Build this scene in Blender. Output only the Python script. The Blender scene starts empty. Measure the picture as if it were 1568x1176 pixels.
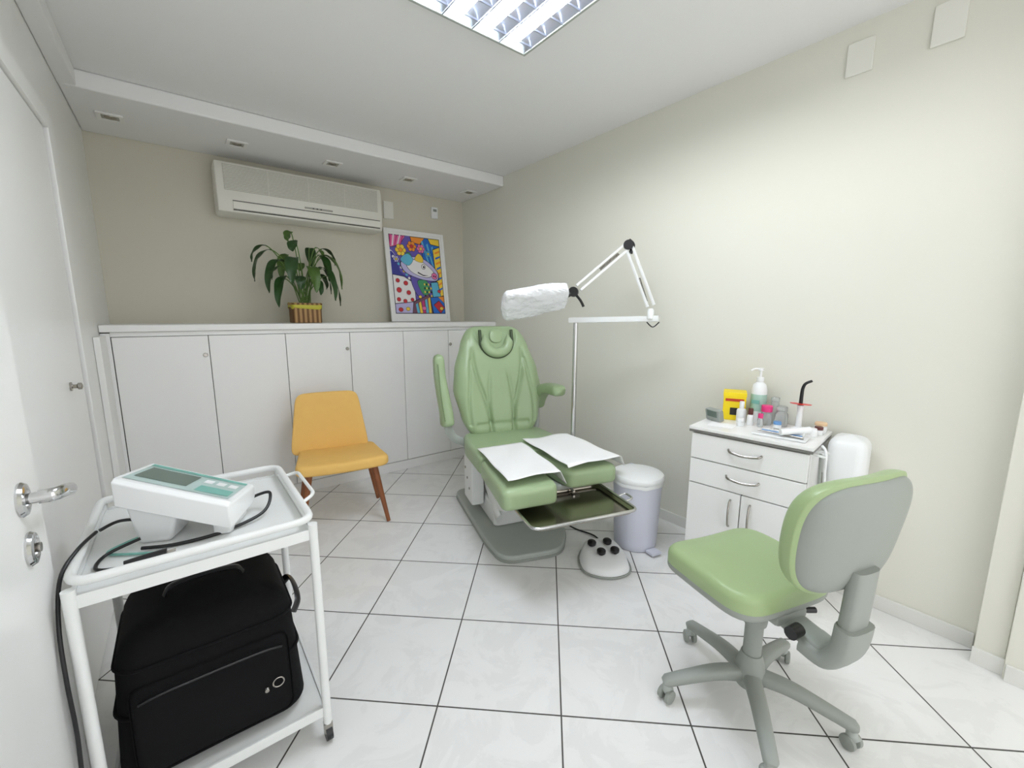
import bpy, bmesh, math, random
from mathutils import Vector, Matrix
random.seed(7)
sc=bpy.context.scene
sc.view_settings.view_transform='Standard'
sc.view_settings.look='None'
sc.view_settings.exposure=.08
COL=sc.collection
# ---------------------------------------------------------------- materials
def lin(c):
    o=[]
    for v in c[:3]:
        v=v/255.0
        o.append(v/12.92 if v<=.04045 else ((v+.055)/1.055)**2.4)
    return (*o,1)
def M(name,col,rough=.5,metal=0,var=.04,scale=12,bump=0,bscale=80,spec=.5,trans=0,alpha=1,emit=0,coat=0,bdist=.01):
    m=bpy.data.materials.new(name); m.use_nodes=True
    nt=m.node_tree; b=nt.nodes['Principled BSDF']
    c=lin(col)
    tc=nt.nodes.new('ShaderNodeTexCoord')
    nz=nt.nodes.new('ShaderNodeTexNoise'); nz.inputs['Scale'].default_value=scale; nz.inputs['Detail'].default_value=3
    nt.links.new(tc.outputs['Object'],nz.inputs['Vector'])
    mx=nt.nodes.new('ShaderNodeMix'); mx.data_type='RGBA'
    mx.inputs['A'].default_value=(*[max(0,x*(1-var)) for x in c[:3]],1)
    mx.inputs['B'].default_value=(*[min(1,x*(1+var)) for x in c[:3]],1)
    nt.links.new(nz.outputs['Fac'],mx.inputs['Factor'])
    nt.links.new(mx.outputs['Result'],b.inputs['Base Color'])
    b.inputs['Roughness'].default_value=rough; b.inputs['Metallic'].default_value=metal
    b.inputs['Specular IOR Level'].default_value=spec
    b.inputs['Transmission Weight'].default_value=trans
    b.inputs['Alpha'].default_value=alpha
    b.inputs['Coat Weight'].default_value=coat
    if emit:
        b.inputs['Emission Color'].default_value=c; b.inputs['Emission Strength'].default_value=emit
    if bump:
        n2=nt.nodes.new('ShaderNodeTexNoise'); n2.inputs['Scale'].default_value=bscale; n2.inputs['Detail'].default_value=4
        nt.links.new(tc.outputs['Object'],n2.inputs['Vector'])
        bp=nt.nodes.new('ShaderNodeBump'); bp.inputs['Strength'].default_value=bump; bp.inputs['Distance'].default_value=bdist
        nt.links.new(n2.outputs['Fac'],bp.inputs['Height']); nt.links.new(bp.outputs['Normal'],b.inputs['Normal'])
    return m
m_wall=M('wall_paint_cream',(228,227,215),.75,var=.012,scale=2,bump=.04,bscale=150,spec=.25)
m_wallb=M('wall_paint_back_shaded',(212,208,191),.75,var=.012,scale=2,bump=.04,bscale=150,spec=.25)  # wall paint darkened to beige: the back wall's shade is put into the colour
m_ceil=M('ceiling_paint',(241,241,240),.85,var=.01,scale=2,spec=.2)
m_white=M('white_lacquer',(245,245,243),.32,var=.01)
m_trim=M('white_trim',(243,243,240),.4,var=.01)
m_gap=M('dark_gap',(84,82,76),.8)
m_base=M('baseboard_tile',(228,228,222),.3,var=.03)
m_green=M('green_leatherette',(157,178,138),.32,var=.04,scale=6,bump=.06,bscale=220)
m_green2=M('green_leatherette_light',(158,179,130),.36,var=.03,scale=6,bump=.06,bscale=220)
m_dgreen=M('dark_green_shadow',(66,80,56),.6)  # dark green standing in for shade around the head pad
m_seam=M('green_piping',(124,146,104),.5)
m_shell=M('grey_plastic_shell',(150,155,148),.5,var=.02,bump=.06,bscale=300)
m_chairw=M('painted_steel_white',(234,236,234),.35,var=.02)
m_gbase=M('painted_steel_grey',(172,178,172),.4,var=.03)
m_chrome=M('chrome',(205,205,205),.12,1,var=.02)
m_steel=M('brushed_steel',(165,161,154),.22,1,var=.05)
m_tray=M('tray_steel',(160,154,142),.16,1,var=.05)
m_black=M('black_fabric',(12,12,14),.85,var=.2,scale=60,bump=.2,bscale=500,spec=.2)
m_blk=M('black_plastic',(18,18,20),.35,var=.1)
m_yel=M('mustard_upholstery',(240,194,108),.75,var=.03,scale=20,bump=.15,bscale=400)
m_wood=M('brown_wood_leg',(140,84,48),.45,var=.25,scale=14)
m_ac=M('ac_plastic',(236,234,224),.4,var=.01)
m_grille=M('ac_grille',(178,176,166),.6)
m_leaf=M('leaf_green',(42,74,32),.4,var=.35,scale=9)
m_leaf2=M('leaf_green_light',(80,110,48),.45,var=.3,scale=9)
m_stem=M('leaf_stem',(96,128,62),.5)
m_soil=M('soil',(52,40,28),.9,var=.3,scale=60)
m_paper=M('tissue_paper',(252,252,252),.85,var=.01,bump=.2,bscale=30)
m_plasticw=M('white_plastic',(240,242,242),.35,var=.01)
m_wrap=M('plastic_wrap',(247,249,253),.2,var=.03,scale=25,bump=.9,bscale=16,coat=.3,bdist=.03)
m_bin=M('bin_plastic',(212,214,226),.35,var=.02)
m_glass=M('clear_plastic',(240,244,244),.08,trans=.75,var=.01)
m_red=M('red_plastic',(225,60,50),.35)
m_pink=M('pink_plastic',(232,60,130),.35)
m_boxy=M('yellow_cardboard',(245,218,20),.55,var=.02)
m_teal=M('teal_label',(120,178,166),.4)
m_lcd=M('lcd_grey',(104,120,112),.25)
m_blue=M('blue_plastic',(110,160,215),.35)
m_darkred=M('brown_cap',(90,40,35),.4)
m_refl=M('lamp_louver_aluminium',(196,202,214),.28,1,var=.02)
m_reflw=M('lamp_reflector_aluminium',(190,196,210),.32,1,var=.02)
m_tube=M('fluorescent_tube',(247,251,255),.4,emit=42)
m_granite=M('worktop_edge_grey',(120,118,114),.4,var=.15,scale=40)

def tile_mat():
    m=bpy.data.materials.new('floor_tile_marble'); m.use_nodes=True
    nt=m.node_tree; b=nt.nodes['Principled BSDF']; N=nt.nodes.new; Lk=nt.links.new
    ta,ts,ox,oy=.7444,.4471,1.24,1.2437; c,s=math.cos(ta),math.sin(ta)
    geo=N('ShaderNodeNewGeometry')
    def coord(ax,ay,off):
        d=N('ShaderNodeVectorMath'); d.operation='DOT_PRODUCT'; d.inputs[1].default_value=(ax/ts,ay/ts,0)
        Lk(geo.outputs['Position'],d.inputs[0])
        a=N('ShaderNodeMath'); a.operation='ADD'; a.inputs[1].default_value=off+40; Lk(d.outputs['Value'],a.inputs[0])
        f=N('ShaderNodeMath'); f.operation='FRACT'; Lk(a.outputs[0],f.inputs[0])
        fl=N('ShaderNodeMath'); fl.operation='FLOOR'; Lk(a.outputs[0],fl.inputs[0])
        g=N('ShaderNodeMath'); g.operation='SUBTRACT'; g.inputs[0].default_value=1; Lk(f.outputs[0],g.inputs[1])
        mn=N('ShaderNodeMath'); mn.operation='MINIMUM'; Lk(f.outputs[0],mn.inputs[0]); Lk(g.outputs[0],mn.inputs[1])
        return mn,fl
    m1,f1=coord(c,-s,-(ox*c-oy*s)/ts); m2,f2=coord(s,c,-(ox*s+oy*c)/ts)
    mn=N('ShaderNodeMath'); mn.operation='MINIMUM'; Lk(m1.outputs[0],mn.inputs[0]); Lk(m2.outputs[0],mn.inputs[1])
    mr=N('ShaderNodeMapRange'); mr.inputs['From Min'].default_value=.0048; mr.inputs['From Max'].default_value=.0078
    Lk(mn.outputs[0],mr.inputs['Value'])
    cb=N('ShaderNodeCombineXYZ'); Lk(f1.outputs[0],cb.inputs[0]); Lk(f2.outputs[0],cb.inputs[1])
    sc3=N('ShaderNodeVectorMath'); sc3.operation='SCALE'; sc3.inputs['Scale'].default_value=3.7; Lk(cb.outputs[0],sc3.inputs[0])
    ad=N('ShaderNodeVectorMath'); ad.operation='ADD'; Lk(sc3.outputs[0],ad.inputs[0]); Lk(geo.outputs['Position'],ad.inputs[1])
    nz=N('ShaderNodeTexNoise'); nz.inputs['Scale'].default_value=3.2; nz.inputs['Detail'].default_value=8; nz.inputs['Distortion'].default_value=2.2; nz.inputs['Roughness'].default_value=.62
    Lk(ad.outputs[0],nz.inputs['Vector'])
    cr=N('ShaderNodeValToRGB'); e=cr.color_ramp.elements
    e[0].position=.3; e[0].color=lin((234,234,232)); e[1].position=.62; e[1].color=lin((240,240,238))
    x=cr.color_ramp.elements.new(.5); x.color=lin((239,239,237)); x=cr.color_ramp.elements.new(.46); x.color=lin((235,235,233))
    Lk(nz.outputs['Fac'],cr.inputs['Fac'])
    mx=N('ShaderNodeMix'); mx.data_type='RGBA'; mx.inputs['A'].default_value=lin((72,70,66))
    Lk(mr.outputs['Result'],mx.inputs['Factor']); Lk(cr.outputs['Color'],mx.inputs['B']); Lk(mx.outputs['Result'],b.inputs['Base Color'])
    r2=N('ShaderNodeMapRange'); r2.inputs['To Min'].default_value=.8; r2.inputs['To Max'].default_value=.13; Lk(mr.outputs['Result'],r2.inputs['Value']); Lk(r2.outputs['Result'],b.inputs['Roughness'])
    bp=N('ShaderNodeBump'); bp.inputs['Strength'].default_value=.3; bp.inputs['Distance'].default_value=.003
    Lk(mr.outputs['Result'],bp.inputs['Height']); Lk(bp.outputs['Normal'],b.inputs['Normal'])
    return m
m_tile=tile_mat()
def basket_mat():
    m=M('woven_basket',(150,104,58),.7,var=.2,scale=30); nt=m.node_tree; b=nt.nodes['Principled BSDF']
    w=nt.nodes.new('ShaderNodeTexWave'); w.inputs['Scale'].default_value=9; w.bands_direction='X'
    tc=nt.nodes['Texture Coordinate']; nt.links.new(tc.outputs['Object'],w.inputs['Vector'])
    cr=nt.nodes.new('ShaderNodeValToRGB'); cr.color_ramp.elements[0].color=lin((104,70,40)); cr.color_ramp.elements[1].color=lin((188,150,98))
    nt.links.new(w.outputs['Fac'],cr.inputs['Fac']); nt.links.new(cr.outputs['Color'],b.inputs['Base Color'])
    return m
m_basket=basket_mat()
# ---------------------------------------------------------------- helpers
def empty(name,loc=(0,0,0),rz=0):
    o=bpy.data.objects.new(name,None); o.empty_display_size=.1; o.location=loc; o.rotation_euler=(0,0,rz); COL.objects.link(o); return o
def mk(name,vs,fs,mat,parent=None,sharp=35,merge=False,loc=None,rot=None,wn=False):
    me=bpy.data.meshes.new(name); me.from_pydata([tuple(v) for v in vs],[],fs)
    bm=bmesh.new(); bm.from_mesh(me)
    if merge: bmesh.ops.remove_doubles(bm,verts=bm.verts,dist=1e-5)
    bmesh.ops.recalc_face_normals(bm,faces=bm.faces)
    bm.to_mesh(me); bm.free()
    for p in me.polygons: p.use_smooth=True
    if sharp<180: me.set_sharp_from_angle(angle=math.radians(sharp))
    mats=mat if isinstance(mat,(list,tuple)) else [mat]
    for q in mats: me.materials.append(q)
    o=bpy.data.objects.new(name,me); COL.objects.link(o)
    if parent: o.parent=parent
    if loc: o.location=loc
    if rot: o.rotation_euler=rot
    if wn:
        md=o.modifiers.new('wn','WEIGHTED_NORMAL'); md.keep_sharp=True
    return o
def box(name,parent,c,s,mat,bev=.004,rot=None,seg=2,taper=None):
    bm=bmesh.new(); bmesh.ops.create_cube(bm,size=1)
    for v in bm.verts:
        v.co.x*=s[0]; v.co.y*=s[1]; v.co.z*=s[2]
        if taper and v.co.z>0: v.co.x*=taper[0]; v.co.y*=taper[1]
    if bev>0: bmesh.ops.bevel(bm,geom=bm.edges[:],offset=min(bev,min(s)*.49),segments=seg,affect='EDGES',profile=.5)
    vs=[v.co.copy() for v in bm.verts]; bm.verts.index_update(); fs=[[v.index for v in f.verts] for f in bm.faces]; bm.free()
    return mk(name,vs,fs,mat,parent,40,loc=c,rot=rot,wn=bev>0)
def b2(name,parent,lo,hi,mat,bev=.004,seg=2):
    return box(name,parent,[(a+b)/2 for a,b in zip(lo,hi)],[abs(b-a) for a,b in zip(lo,hi)],mat,bev,seg=seg)
def catmull(P,n,closed=False):
    P=[Vector(p) for p in P]; out=[]; L=len(P)
    rng=range(L) if closed else range(L-1)
    for i in rng:
        g=(lambda k:P[k%L]) if closed else (lambda k:P[max(0,min(L-1,k))])
        p0,p1,p2,p3=g(i-1),g(i),g(i+1),g(i+2)
        for k in range(n):
            t=k/n
            out.append(.5*((2*p1)+(-p0+p2)*t+(2*p0-5*p1+4*p2-p3)*t*t+(-p0+3*p1-3*p2+p3)*t**3))
    if not closed: out.append(P[-1])
    return out
def roundcorner(P,r,n=5,closed=False):
    P=[Vector(p) for p in P]; out=[]; L=len(P)
    for i in range(L):
        if not closed and i in(0,L-1): out.append(P[i]); continue
        a,b,c=P[i-1],P[i],P[(i+1)%L]
        d1=(a-b); d2=(c-b); rr=min(r,d1.length*.49,d2.length*.49)
        s=b+d1.normalized()*rr; e=b+d2.normalized()*rr
        for k in range(n+1):
            t=k/n; out.append(s*(1-t)**2+b*2*t*(1-t)+e*t*t)
    return out
def sweep(name,parent,pts,rad,mat,seg=12,closed=False,up=None,cap=True,smooth=0,pw=1):
    pts=[Vector(p) for p in pts]
    if smooth: 
        pts=catmull(pts,smooth,closed)
    n=len(pts); vs=[];fs=[]
    N=None
    for i,p in enumerate(pts):
        if closed: T=(pts[(i+1)%n]-pts[i-1]).normalized()
        else: T=(pts[min(n-1,i+1)]-pts[max(0,i-1)]).normalized()
        if up is not None:
            N=Vector(up)-T*T.dot(Vector(up)); N.normalize()
        elif N is None:
            a=Vector((0,0,1)) if abs(T.z)<.9 else Vector((1,0,0)); N=(a-T*T.dot(a)).normalized()
        else: N=(N-T*T.dot(N)).normalized()
        B=T.cross(N)
        r=rad(i/(n-1)) if callable(rad) else rad
        ra,rb=r if isinstance(r,(tuple,list)) else (r,r)
        for k in range(seg):
            th=2*math.pi*k/seg; cx,sx=math.cos(th),math.sin(th)
            if pw!=1:
                cx=math.copysign(abs(cx)**pw,cx); sx=math.copysign(abs(sx)**pw,sx)
            vs.append(p+B*ra*cx+N*rb*sx)
    m=n if closed else n-1
    for i in range(m):
        for k in range(seg):
            a=i*seg+k;b=i*seg+(k+1)%seg;c=((i+1)%n)*seg+(k+1)%seg;d=((i+1)%n)*seg+k
            fs.append((a,b,c,d))
    if cap and not closed:
        fs.append(tuple(range(seg))); fs.append(tuple((n-1)*seg+k for k in range(seg)))
    return mk(name,vs,fs,mat,parent,50)
def capsule(t,ra,rb=None,e=.12):
    rb=rb or ra
    if t<e: k=math.sqrt(max(0,1-((e-t)/e)**2))
    elif t>1-e: k=math.sqrt(max(0,1-((t-1+e)/e)**2))
    else: k=1
    k=max(k,.02); return (ra*k,rb*k)
def lathe(name,parent,c,prof,mat,seg=32,rot=None,sx=1,sy=1):
    vs=[];fs=[]
    for r,z in prof:
        for k in range(seg):
            t=2*math.pi*k/seg; vs.append((r*math.cos(t)*sx,r*math.sin(t)*sy,z))
    for i in range(len(prof)-1):
        for k in range(seg):
            fs.append((i*seg+k,i*seg+(k+1)%seg,(i+1)*seg+(k+1)%seg,(i+1)*seg+k))
    fs.append(tuple(range(seg))); fs.append(tuple((len(prof)-1)*seg+k for k in range(seg)))
    return mk(name,vs,fs,mat,parent,40,loc=c,rot=rot)
def rrect(w,h,r,n=6,cx=0,cy=0):
    o=[]
    for (sx,sy,a0) in((1,1,0),(-1,1,90),(-1,-1,180),(1,-1,270)):
        for k in range(n+1):
            a=math.radians(a0+90*k/n); o.append((cx+sx*(w/2-r)+r*math.cos(a),cy+sy*(h/2-r)+r*math.sin(a)))
    return o
def densify(o,d):
    out=[]
    for i in range(len(o)):
        a=Vector(o[i]);b=Vector(o[(i+1)%len(o)]); n=max(1,int((b-a).length/d))
        for k in range(n): out.append(tuple(a+(b-a)*k/n))
    return out
def cushion(name,parent,outline,z0,z1,rad,mat,crown=0,warp=None,loc=None,rot=None,ns=5,nt=8,radb=None):
    o=densify(outline,.03); n=len(o); cx=sum(p[0] for p in o)/n; cy=sum(p[1] for p in o)/n
    rings=[]; rb=rad if radb is None else radb
    def ring(ins,z,sc=1):
        R=[]
        for p in o:
            dx,dy=p[0]-cx,p[1]-cy; d=math.hypot(dx,dy); f=max(0,1-ins/d)*sc
            R.append((cx+dx*f,cy+dy*f,z))
        return R
    for k in range(3): rings.append(ring(rb,z0,(k+1)/4))
    for k in range(ns+1):
        a=math.pi/2*k/ns; rings.append(ring(rb*(1-math.sin(a)),z0+rb*(1-math.cos(a))))
    for k in range(ns+1):
        a=math.pi/2*k/ns; rings.append(ring(rad*(1-math.cos(a)),z1-rad*(1-math.sin(a))))
    for k in range(1,nt):
        s=1-k/nt; rings.append(ring(rad,z1+crown*(1-s*s),s))
    vs=[v for R in rings for v in R]; fs=[]
    for i in range(len(rings)-1):
        for k in range(n): fs.append((i*n+k,i*n+(k+1)%n,(i+1)*n+(k+1)%n,(i+1)*n+k))
    m=len(vs); vs.append((cx,cy,z0)); vs.append((cx,cy,z1+crown))
    for k in range(n):
        fs.append((m,k,(k+1)%n)); fs.append((m+1,(len(rings)-1)*n+k,(len(rings)-1)*n+(k+1)%n))
    if warp: vs=[warp(*v) for v in vs]
    return mk(name,vs,fs,mat,parent,180 if rad>.008 else 40,loc=loc,rot=rot,merge=True)
def pad(name,parent,W,s0,s1,front,back,mat,T,nu=44,nv=56,pe=5,pn=5,sharp=180):
    vs=[];fs=[];mid=(s0+s1)/2;half=(s1-s0)/2
    for side in(0,1):
        for j in range(nv+1):
            t=math.sin(math.pi/2*(-1+2*j/nv)); s=mid+half*t
            w=W(s)*max(0,1-abs(t)**pn)**(1/pn)
            for i in range(nu+1):
                u=math.sin(math.pi/2*(-1+2*i/nu)); x=u*w
                e=math.sqrt(max(0,(1-abs(u)**pe)*(1-abs(t)**pn)))
                h=front(x,s,u,t)*e if side==0 else -back*e
                vs.append(T(x,s,h))
    K=(nu+1)*(nv+1)
    for side in(0,1):
        for j in range(nv):
            for i in range(nu):
                a=side*K+j*(nu+1)+i; fs.append((a,a+1,a+nu+2,a+nu+1))
    return mk(name,vs,fs,mat,parent,sharp,merge=True)
def poly(name,parent,pts,mat,th=.0):
    n=len(pts)
    return mk(name,pts,[tuple(range(n))],mat,parent,180)
# ---------------------------------------------------------------- room
xL,xR,yB,zC,zS=-.384,2.548,4.153,2.70,2.608
box('floor',None,(1.08,1.5,-.05),(3.6,6.0,.1),m_tile,0)
b2('wall_back',None,(xL-.1,yB,0),(xR+.1,yB+.1,2.9),m_wallb,0)
b2('wall_left',None,(xL-.1,-1.2,0),(xL,yB,2.9),m_trim,0)
b2('wall_right',None,(xR,-1.2,0),(xR+.1,yB,2.9),m_wall,0)
b2('ceiling',None,(xL,-1.2,zC),(xR,yB,zC+.1),m_ceil,0)
b2('ceiling_soffit',None,(xL,3.40,zS),(xR,yB,zC),m_ceil,.012,3)
b2('trim_1',None,(xL,-1.2,zS),(xL+.075,3.40,zC),m_ceil,.008)
b2('baseboard_right',None,(xR-.012,.06,0),(xR,3.5,.07),m_base,.003)
b2('wall_pilaster',None,(2.44,-.03,0),(xR,.055,zC),m_wall,.004)
b2('wall_return',None,(2.41,-1.2,0),(xR,-.03,zC),m_wall,.004)
b2('baseboard_pilaster',None,(2.428,-.035,0),(2.44,.058,.07),m_base,.002)
b2('baseboard_return',None,(2.398,-1.2,0),(2.41,-.035,.07),m_base,.002)
d=empty('door_1',(xL,0,0))
b2('casing_far',d,(0.001,2.80,0),(.022,2.90,2.28),m_trim,.004)
b2('casing_top',d,(0.001,1.80,2.20),(.022,2.80,2.28),m_trim,.004)
b2('leaf',d,(0.001,1.80,.01),(.008,2.775,2.195),m_white,.002)
b2('gap',d,(0.001,2.777,.01),(.004,2.80,2.2),m_gap,0)
lathe('knob',d,(.008,2.47,1.11),[(.018,0),(.018,.006),(.008,.008),(.008,.02),(.014,.024),(.014,.034),(.005,.038)],m_steel,16,rot=(0,math.pi/2,0))
b2('trim_2',None,(xL+.001,3.28,0),(xL+.03,3.545,1.28),m_trim,.003)
d=empty('door_2',(-.335,0,0))
b2('leaf',d,(0,.50,.01),(.038,1.43,2.1),m_white,.003)
def rosette(p,c,mat):
    lathe('rosette',p,c,[(.001,0),(.036,0),(.037,.004),(.033,.010),(.026,.012),(.022,.012),(.021,.008),(.001,.008)],mat,32,rot=(0,math.pi/2,0))
ry_=1.29
rosette(d,(.038,ry_,1.018),m_chrome)
rosette(d,(.038,ry_,.908),m_chrome)
lathe('key_cylinder',d,(.040,ry_,.908),[(.001,0),(.010,0),(.010,.016),(.001,.016)],m_steel,16,rot=(0,math.pi/2,0))
sweep('lever_neck',d,[(.04,ry_,1.018),(.085,ry_,1.018)],.012,m_chrome)
sweep('lever',d,roundcorner([(.065,ry_,1.018),(.090,ry_,1.018),(.096,ry_+.03,1.014),(.092,ry_+.135,.985)],.02),lambda t:(.010,.015),m_chrome,12,up=(0,0,1))
# ---------------------------------------------------------------- built-in cabinet
c=empty('built_in_cabinet',(0,0,0))
yc=3.554
b2('carcass',c,(xL+.002,yc+.02,.0),(xR-.014,yB-.002,1.29),m_white,.002)
b2('worktop',c,(xL+.002,yc-.02,1.297),(xR-.001,yB-.002,1.341),m_white,.006,3)
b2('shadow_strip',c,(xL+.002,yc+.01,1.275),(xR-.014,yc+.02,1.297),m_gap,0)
xs=[-.335,.15,.62,1.09,1.55,2.0,2.46]
b2('gap_back',c,(xL+.04,yc+.012,.09),(2.48,yc+.0195,1.272),m_gap,0)
b2('filler_left',c,(xL+.002,yc-.004,.0),(-.3375,yc+.019,1.29),m_white,.002)
b2('filler_right',c,(2.466,yc,.0),(xR-.014,yc+.019,1.29),m_white,.002)
b2('header',c,(-.337,yc+.002,1.268),(2.466,yc+.0195,1.296),m_white,.002)
b2('plinth',c,(-.337,yc+.004,.0),(2.466,yc+.019,.085),m_white,.002)
for i in range(6):
    b2('door_leaf_%d'%(i+1),c,(xs[i]+.002,yc-.006,.092),(xs[i+1]-.0015,yc+.012,1.265),m_white,.003)
for i,(kx,kz) in enumerate([(.125,1.135),(1.065,1.135),(2.02,1.135)]):
    lathe('lock_%d'%(i+1),c,(kx,yc-.006,kz),[(.001,0),(.014,0),(.014,.006),(.011,.010),(.001,.010)],m_steel,20,rot=(math.pi/2,0,0))
# ---------------------------------------------------------------- AC
a=empty('air_conditioner',(.31,3.945,2.162))
Wd,Hh,Dp=1.26,.372,.205
prof=[(.206,.0),(.03,.0),(.008,.012),(.0,.04),(-.004,.13),(0,.15),(.004,.33),(.02,.365),(.05,Hh),(.206,Hh)]
pts=[];ff=[];n=len(prof)
secs=[(0,.02),(.008,.006),(.02,0),(Wd-.02,0),(Wd-.008,.006),(Wd,.02)]
for X,ins in secs:
    for (yy,zz) in prof:
        pts.append((X,yy+ins if yy<.1 else yy,min(max(zz,ins),Hh-ins)))
for i in range(len(secs)-1):
    for k in range(n): ff.append((i*n+k,i*n+(k+1)%n,(i+1)*n+(k+1)%n,(i+1)*n+k))
ff.append(tuple(range(n))); ff.append(tuple((len(secs)-1)*n+k for k in range(n)))
mk('body',pts,ff,m_ac,a,30)
b2('grille_recess',a,(.055,-.003,.165),(Wd-.045,.006,.35),m_grille,.003)
for k in range(18):
    b2('grille_slat_%d'%(k+1),a,(.055,-.007,.168+k*.0103),(Wd-.045,-.001,.1735+k*.0103),m_ac,.0015,1)
for k in range(3):
    b2('grille_bar_%d'%(k+1),a,(.055+(k+1)*.29,-.008,.165),(.058+(k+1)*.29,-.001,.35),m_ac,.001,1)
b2('outlet_flap',a,(.10,-.012,.032),(Wd-.03,.0,.088),m_ac,.006)
b2('outlet_gap',a,(.10,-.0065,.088),(Wd-.03,0,.094),m_gap,0)
b2('outlet_gap_low',a,(.10,-.004,.024),(Wd-.03,.004,.030),m_gap,0)
b2('display',a,(.60,-.008,.108),(.82,0,.122),m_grille,.002)
for k in range(3): b2('led_%d'%k,a,(.66+k*.03,-.0095,.111),(.672+k*.03,-.007,.118),m_blk,.001,1)
def plate(name,lo,hi,m=m_plasticw):
    b2(name,None,lo,hi,m,.004)
m_plw=M('plate_offwhite',(235,234,225),.5,var=.01)
plate('wall_plate',(1.66,yB-.012,2.33),(1.76,yB,2.49),m_plw)
t=empty('wall_thermostat',(2.2,yB,2.45)); b2('body',t,(-.035,-.03,-.055),(.035,0,.055),m_plasticw,.006); b2('lens',t,(-.02,-.033,.01),(.02,-.03,.035),m_shell,.001)
plate('blank_switch_plate',(xR-.01,.66,2.485),(xR,.76,2.625),m_plw)
plate('blank_switch_plate.001',(xR-.01,.375,2.485),(xR,.475,2.64),m_plw)
for i,x in enumerate([-.21,.45,1.10,1.75,2.39]):
    dl=empty('recessed_downlight' if i==0 else 'recessed_downlight.%03d'%i,(x,3.765,zS))
    o=rrect(.13,.13,.01,2); q=rrect(.085,.085,.006,2); nn=len(o)
    vs=[(p[0],p[1],-.001) for p in o]+[(p[0],p[1],-.009) for p in o]+[(p[0],p[1],-.009) for p in q]+[(p[0],p[1],-.0015) for p in q]
    fs=[]
    for r in range(3):
        for k in range(nn): fs.append((r*nn+k,r*nn+(k+1)%nn,(r+1)*nn+(k+1)%nn,(r+1)*nn+k))
    mk('bezel',vs,fs,m_trim,dl,30)
    b2('recess',dl,(-.043,-.043,-.004),(.043,.043,-.001),m_grille,0)
    lathe('lamp',dl,(0,0,-.008),[(.001,-.001),(.022,-.002),(.028,.0),(.03,.005)],m_steel,20)
# ---------------------------------------------------------------- ceiling fluorescent fixture
L=empty('fluorescent_ceiling_light',(0,0,0))
x0,x1,y0,y1=.84,1.465,.60,1.785
zt=zC-.002; zb=zC-.045
for n_,lo,hi in(('frame_l',(x0,y0,zb),(x0+.015,y1,zt)),('frame_r',(x1-.015,y0,zb),(x1,y1,zt)),('frame_n',(x0+.015,y0,zb),(x1-.015,y0+.015,zt)),('frame_f',(x0+.015,y1-.015,zb),(x1-.015,y1,zt))):
    b2(n_,L,lo,hi,m_gbase,.002,1)
nc=4; cw=(x1-x0-.03)/nc
for k in range(nc):
    cx=x0+.015+cw*(k+.5)
    vs=[];fs=[];K=12
    for yy in(y0+.015,y1-.015):
        for j in range(K+1):
            u=-1+2*j/K; vs.append((cx+u*cw*.49,yy,zt-.003-.036*u**2))
    for j in range(K): fs.append((j,j+1,K+2+j,K+1+j))
    mk('reflector_%d'%(k+1),vs,fs,m_reflw,L,180)
    sweep('tube_%d'%(k+1),L,[(cx,y0+.03,zt-.021),(cx,y1-.03,zt-.021)],.013,m_tube,12)
for k in range(11):
    yy=y0+.02+(y1-y0-.04)*(k+.5)/11
    b2('louver_%d'%(k+1),L,(x0+.015,yy-.002,zb+.001),(x1-.015,yy+.002,zt-.034),m_refl,0)
for k in range(1,nc):
    cx=x0+.015+cw*k
    b2('divider_%d'%k,L,(cx-.003,y0+.015,zb+.0005),(cx+.003,y1-.015,zt-.036),m_refl,0)
# ---------------------------------------------------------------- framed art print
fw_,fh_=.645,.905
F=empty('framed_art_print',(1.64,3.995,1.3445))
tilt=math.atan2(.125,.895)
F.rotation_euler=(-tilt,0,math.radians(0))
def fb(n_,lo,hi,mt,bv=.002): return b2(n_,F,lo,hi,mt,bv)
fr=.028
fb('frame_left',(0,0,0),(fr,.022,fh_),m_white); fb('frame_right',(fw_-fr,0,0),(fw_,.022,fh_),m_white)
fb('frame_bottom',(fr,0,0),(fw_-fr,.022,fr),m_white); fb('frame_top',(fr,0,fh_-fr),(fw_-fr,.022,fh_),m_white)
fb('backing',(fr,.010,fr),(fw_-fr,.020,fh_-fr),m_white,0)
PC={}
def pc(col):
    if col not in PC: PC[col]=M('print_ink_%d_%d_%d'%col,col,.5,var=.03)
    return PC[col]
AX0,AX1,AZ0,AZ1=fr+.02,fw_-fr-.02,fr+.05,fh_-fr-.025
lay=[0]
def art(pts,col,name='ink'):
    lay[0]+=1; y=.0098-lay[0]*.00003
    P=[(AX0+(AX1-AX0)*min(1,max(0,u)),y,AZ1-(AZ1-AZ0)*min(1,max(0,v))) for u,v in pts]
    poly('%s_%d'%(name,lay[0]),F,P,pc(col))
def arto(P,col,k=1.0):
    cx=sum(p[0] for p in P)/len(P); cy=sum(p[1] for p in P)/len(P)
    art(P,DK); art([(cx+(x-cx)*(1-.012/max(.05,abs(x-cx)) if abs(x-cx)>.02 else 1),cy+(y-cy)*(1-.009/max(.05,abs(y-cy)) if abs(y-cy)>.02 else 1)) for x,y in P],col)
def ell(cx,cy,rx,ry,col,a=0,n=28,out=(20,20,30),ow=.008):
    def E(rx,ry):
        o=[]
        for k in range(n):
            t=2*math.pi*k/n; x=rx*math.cos(t);y=ry*math.sin(t)*1.0
            o.append((cx+x*math.cos(a)-y*math.sin(a)*.7,cy+x*math.sin(a)*.7+y*math.cos(a)))
        return o
    if ow: art(E(rx+ow,ry+ow*.7),out)
    art(E(rx,ry),col)
def bez(P,n=8): return [tuple(v)[:2] for v in catmull([(a,b,0) for a,b in P],n,True)]
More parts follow.
